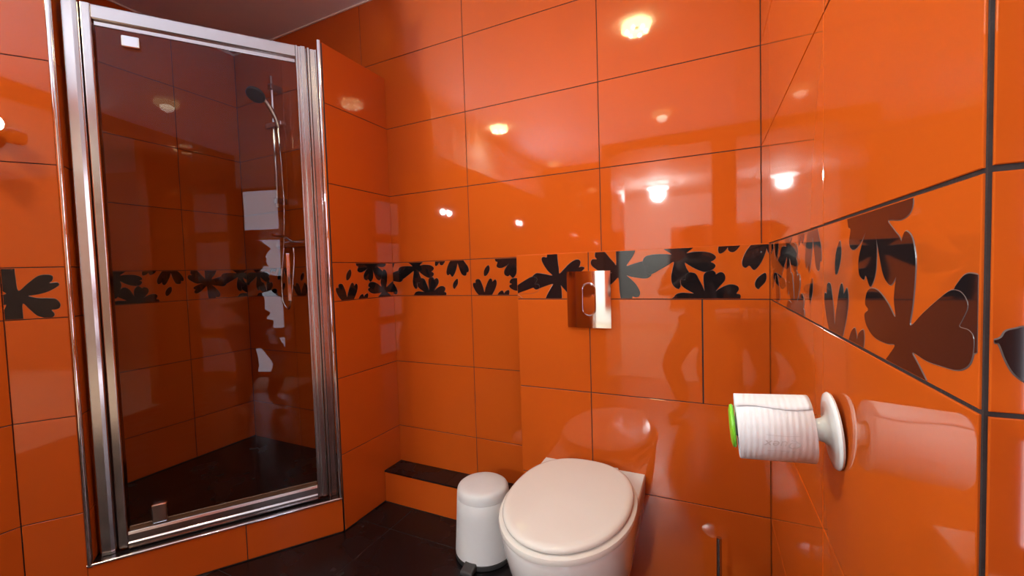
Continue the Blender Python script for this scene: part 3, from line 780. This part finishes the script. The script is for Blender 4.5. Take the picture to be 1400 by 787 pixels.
def pbox(l0,l1,w,z0,z1a,z1b): return [c0+pd*l+pr*s*w+Vector((0,0,z)) for z,l,s in ((z0,l0,-1),(z0,l0,1),(z0,l1,1),(z0,l1,-1))]+[c0+pd*l+pr*s*w+Vector((0,0,z)) for z,l,s in ((z1a,l0,-1),(z1a,l0,1),(z1b,l1,1),(z1b,l1,-1))]
mesh_obj('pedal',pbox(0.005,0.052,0.024,0.004,0.034,0.020),BOXF,M['bin_black'],bn,bevel=0.006,segs=3)

# ------------------------------------------------------------------ toilet brush (only its handle reaches into the picture)
ux,uy=0.024,1.175
br=empty('toilet_brush',(ux,uy,0),'steel toilet brush handle standing right of the toilet','toilet brush')
tube('handle',[(ux,uy,0.08),(ux,uy,0.384)],0.0065,M['dark_chrome'],br,seg=20)
lathe('holder',[(0.045,0.0),(0.047,0.004),(0.047,0.100),(0.044,0.108),(0.018,0.110)],M['dark_chrome'],br,origin=(ux,uy,0.0))
lathe('lid',[(0.046,0.1105),(0.046,0.116),(0.012,0.120)],M['dark_chrome'],br,origin=(ux,uy,0.0))

# ------------------------------------------------------------------ roll holder and roll
RYc=0.730
axl=Vector((-1,0,-0.075)).normalized()       # from the wall outwards
DC=Vector((XR-0.0062,RYc,0.8540))
hd=empty('toilet_roll_holder',(XR,RYc,0.86),'white round suction holder with green tip on the right wall','roll holder')
lathe('suction_pad',[(0.024,-0.0058),(0.030,-0.0056),(0.030,-0.0036)],M['rubber'],hd,axis=axl,origin=DC,seg=40)
lathe('disc',[(0.050,-0.0035),(0.0535,-0.0025),(0.0545,0.0),(0.053,0.0022),(0.046,0.0032),(0.030,0.0042),(0.022,0.0065),(0.0175,0.0115),(0.0155,0.018),(0.0150,0.030)],M['plastic'],hd,axis=axl,origin=DC,seg=64,deg=50)
lathe('spindle',[(0.0150,0.0300),(0.0150,0.126)],M['plastic'],hd,axis=axl,origin=DC,seg=32)
lathe('end_cap',[(0.017,0.1250),(0.031,0.1253),(0.0330,0.1275),(0.0320,0.1305),(0.024,0.1325),(0.006,0.1330)],M['green'],hd,axis=axl,origin=DC,seg=48,deg=50)
rl=empty('toilet_roll',tuple(DC+axl*0.07),'white embossed toilet paper roll on the wall holder','toilet roll')
RO,RI=0.0480,0.0205
s0,s1=0.0255,0.1225
lathe('paper',[(RI,s0),(RO-0.001,s0),(RO,s0+0.001),(RO,s1-0.001),(RO-0.001,s1),(RI,s1),(RI,s0)],M['paper'],rl,axis=axl,origin=DC,seg=96,deg=45)
lathe('core',[(RI-0.0001,s0-0.0004),(RI-0.0001,s1+0.0004),(RI-0.0012,s1+0.0004),(RI-0.0012,s0-0.0004),(RI-0.0001,s0-0.0004)],M['card'],rl,axis=axl,origin=DC,seg=48)
e1=axl.cross(Vector((0,0,1))).normalized()   # horizontal, across the roll
e2=e1.cross(axl).normalized()
if e2.z<0: e2=-e2
if e1.y>0: e1=-e1                              # towards the camera
def onroll(al, ang, r):  # ang from top (0) towards the camera
    return DC+axl*al+(e2*math.cos(ang)+e1*math.sin(ang))*r
# last sheet with a torn edge
v=[];f=[];na,ns=10,14
for i in range(na+1):
    for k in range(ns+1):
        al=s0+(s1-s0)*k/ns
        wob=0.06*math.sin(k*0.42)+0.012*math.sin(k*2.9)
        ang=-0.9+(1.55+wob)*i/na
        v.append(onroll(al,ang,RO+0.0006+0.0007*(i/na)))
for i in range(na):
    for k in range(ns): f.append((i*(ns+1)+k,i*(ns+1)+k+1,(i+1)*(ns+1)+k+1,(i+1)*(ns+1)+k))
sh=mesh_obj('loose_sheet',v,f,M['paper'],rl,smooth=True)
so=sh.modifiers.new('thickness','SOLIDIFY'); so.thickness=0.0005; so.offset=1.0
# faint embossed mark on the paper
fc=bpy.data.curves.new('mark','FONT'); fc.body='Quex'; fc.size=0.018; fc.align_x='CENTER'; fc.align_y='CENTER'; fc.resolution_u=3; fc.shear=0.3
fo=bpy.data.objects.new('mark',fc); COL.objects.link(fo)
dg=bpy.context.evaluated_depsgraph_get(); tm=bpy.data.meshes.new_from_object(fo.evaluated_get(dg)); bpy.data.objects.remove(fo)
v=[onroll(0.0665+p.co.x*1.1,1.72+p.co.y/RO*0.9,RO+0.00025) for p in tm.vertices]; f=[tuple(p.vertices) for p in tm.polygons]
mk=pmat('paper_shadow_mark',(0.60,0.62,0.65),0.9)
mesh_obj('embossed_mark',v,f,mk,rl)
for s_,a0 in ((1,1.72-0.27),(2,1.72+0.25)):
    v=[];f=[]
    for i in range(17):
        al=0.0665+(i/16-0.5)*0.042; ang=a0+0.02*math.sin(i/16*math.pi)*(1 if s_==1 else -1)
        v+=[onroll(al,ang-0.006,RO+0.00025),onroll(al,ang+0.006,RO+0.00025)]
    for i in range(16): f.append((2*i,2*i+1,2*i+3,2*i+2))
    mesh_obj('embossed_line',v,f,mk,rl)

# ------------------------------------------------------------------ the photographer, seen only as a faint reflection in the shower glass
M['skin'] = pmat('skin', (0.36,0.17,0.11), 0.5, var=0.05)
M['shirt'] = pmat('dark_red_cotton', (0.10,0.018,0.016), 0.9, var=0.1)
M['jeans'] = pmat('dark_trousers', (0.025,0.022,0.03), 0.9, var=0.1)
M['hair'] = pmat('brown_hair', (0.05,0.028,0.018), 0.6, var=0.2, vscale=60)
P0 = Vector((-0.06,-0.30,0)); Ff = Vector((-0.427,0.904,0)); Rr = Vector((0.904,0.427,0))
def pw(f,r,z): return P0+Ff*f+Rr*r+Vector((0,0,z))
def skin(name, joints, edges, mat, parent=None, root=0, sub=2):
    """joints: (f,r,z,radius) -> one continuous tapered surface"""
    me=bpy.data.meshes.new(name); me.from_pydata([pw(*j[:3]) for j in joints],edges,[]); me.materials.append(mat)
    o=bpy.data.objects.new(name,me); link(o,parent)
    if parent is not None: o.matrix_parent_inverse=parent.matrix_basis.inverted()
    s=o.modifiers.new('skin','SKIN'); s.use_smooth_shade=True
    for i,j in enumerate(joints):
        sv=me.skin_vertices[0].data[i]; rr=j[3]; sv.radius=(rr,rr) if not isinstance(rr,tuple) else rr; sv.use_root=(i==root)
    u=o.modifiers.new('smooth','SUBSURF'); u.levels=sub; u.render_levels=sub
    return o
J=[(-0.10,0,0.66,0.105),(-0.08,0,0.83,0.100),(-0.03,0,1.00,0.115),(0.0,0,1.10,0.085),(0.02,0,1.155,0.048),(0.035,0,1.215,0.070),(0.045,0,1.275,0.082),(0.035,0,1.325,0.062)]
E=[(0,1),(1,2),(2,3),(3,4),(4,5),(5,6),(6,7)]
for s,wr in ((-1,(0.155,0.045,1.045)),(1,(0.165,0.300,1.050))):
    k=len(J); J+=[(-0.02,0.155*s,1.075,0.052),(0.05,0.245*s if s<0 else 0.275,0.90,0.040),(0.09,(0.10*(-1) if s<0 else 0.30),0.955,0.034),(wr[0],wr[1],wr[2],0.024),(wr[0]+0.035,wr[1]+(0.02 if s<0 else -0.02),wr[2]+0.02,0.026)]
    E+=[(3,k),(k,k+1),(k+1,k+2),(k+2,k+3),(k+3,k+4)]
    hx,hr,hz_=wr[0]+0.045,wr[1]+(0.028 if s<0 else -0.028),wr[2]+0.03
    for q,(dz,l) in enumerate(((0.030,0.030),(0.018,0.036),(0.004,0.034),(-0.010,0.028))):
        m_=len(J); d=1 if s<0 else -1
        J+=[(hx,hr,hz_+dz*0.7,0.009),(hx+0.008,hr+d*l*0.55,hz_+dz,0.0085),(hx-0.006,hr+d*l,hz_+dz*1.1,0.0075)]
        E+=[(k+4,m_),(m_,m_+1),(m_+1,m_+2)]
    m_=len(J); d=1 if s<0 else -1
    J+=[(hx-0.035,hr,hz_+0.01,0.010),(hx-0.040,hr+d*0.028,hz_+0.018,0.0085)]
    E+=[(k+4,m_),(m_,m_+1)]
for s in (-1,1):
    k=len(J); J+=[(-0.08,0.095*s,0.63,0.085),(0.15,0.125*s,0.41,0.058),(0.03,0.125*s,0.24,0.050),(-0.06,0.125*s,0.075,0.036),(0.02,0.13*s,0.040,0.036),(0.13,0.145*s,0.032,0.028)]
    E+=[(0,k),(k,k+1),(k+1,k+2),(k+2,k+3),(k+3,k+4),(k+4,k+5)]
person=skin('person',J,E,M['skin'])
tag(person,'crouching person in dark clothes holding a phone, faintly mirrored in the glass','person')
SJ=[(-0.10,0,0.68,0.118),(-0.08,0,0.83,0.113),(-0.03,0,1.00,0.128),(0.0,0,1.095,0.096)]+[(-0.02,-0.155,1.075,0.064),(0.035,-0.225,0.94,0.054),(-0.02,0.155,1.075,0.064),(0.035,0.25,0.94,0.054)]
skin('shirt',SJ,[(0,1),(1,2),(2,3),(3,4),(4,5),(3,6),(6,7)],M['shirt'],person)
TJ=[(-0.10,0,0.655,0.122)]; TE=[]
for s in (-1,1):
    k=len(TJ); TJ+=[(-0.08,0.095*s,0.63,0.097),(0.15,0.125*s,0.41,0.070),(0.03,0.125*s,0.24,0.062),(-0.05,0.125*s,0.10,0.050)]; TE+=[(0,k),(k,k+1),(k+1,k+2),(k+2,k+3)]
skin('trousers',TJ,TE,M['jeans'],person)
skin('hair',[(0.010,0,1.245,0.076),(0.022,0,1.300,0.084),(0.040,0,1.335,0.064)],[(0,1),(1,2)],M['hair'],person,root=1)
for s in (-1,1):
    v,f=lathe_data([(0.012,-0.004),(0.018,0.0),(0.012,0.006)],12,Rr*s,pw(0.04,0.078*s,1.262)); mesh_obj('ear',v,f,M['skin'],person,smooth=True)
    v,f=lathe_data([(0.002,-0.004),(0.009,0.0),(0.006,0.005)],12,Ff,pw(0.118,0.030*s,1.275)); mesh_obj('eye',v,f,M['hair'],person,smooth=True)
v,f=lathe_data([(0.012,-0.01),(0.013,0.006),(0.006,0.020)],12,(Ff+Vector((0,0,-0.3))),pw(0.115,0,1.252)); mesh_obj('nose',v,f,M['skin'],person,smooth=True)
PC=-_F*0.010
ph=[Vector((0,0,CAMZ))+PC+_R2*(a*0.073-0.058)+_U2*(c*0.0355-0.022)-_F*e for e in (0.0,0.008) for a,c in ((-1,-1),(1,-1),(1,1),(-1,1))]
phone=mesh_obj('phone',ph,BOXF,M['bin_black'],bevel=0.003); tag(phone,'black phone held up by the crouching person','phone')
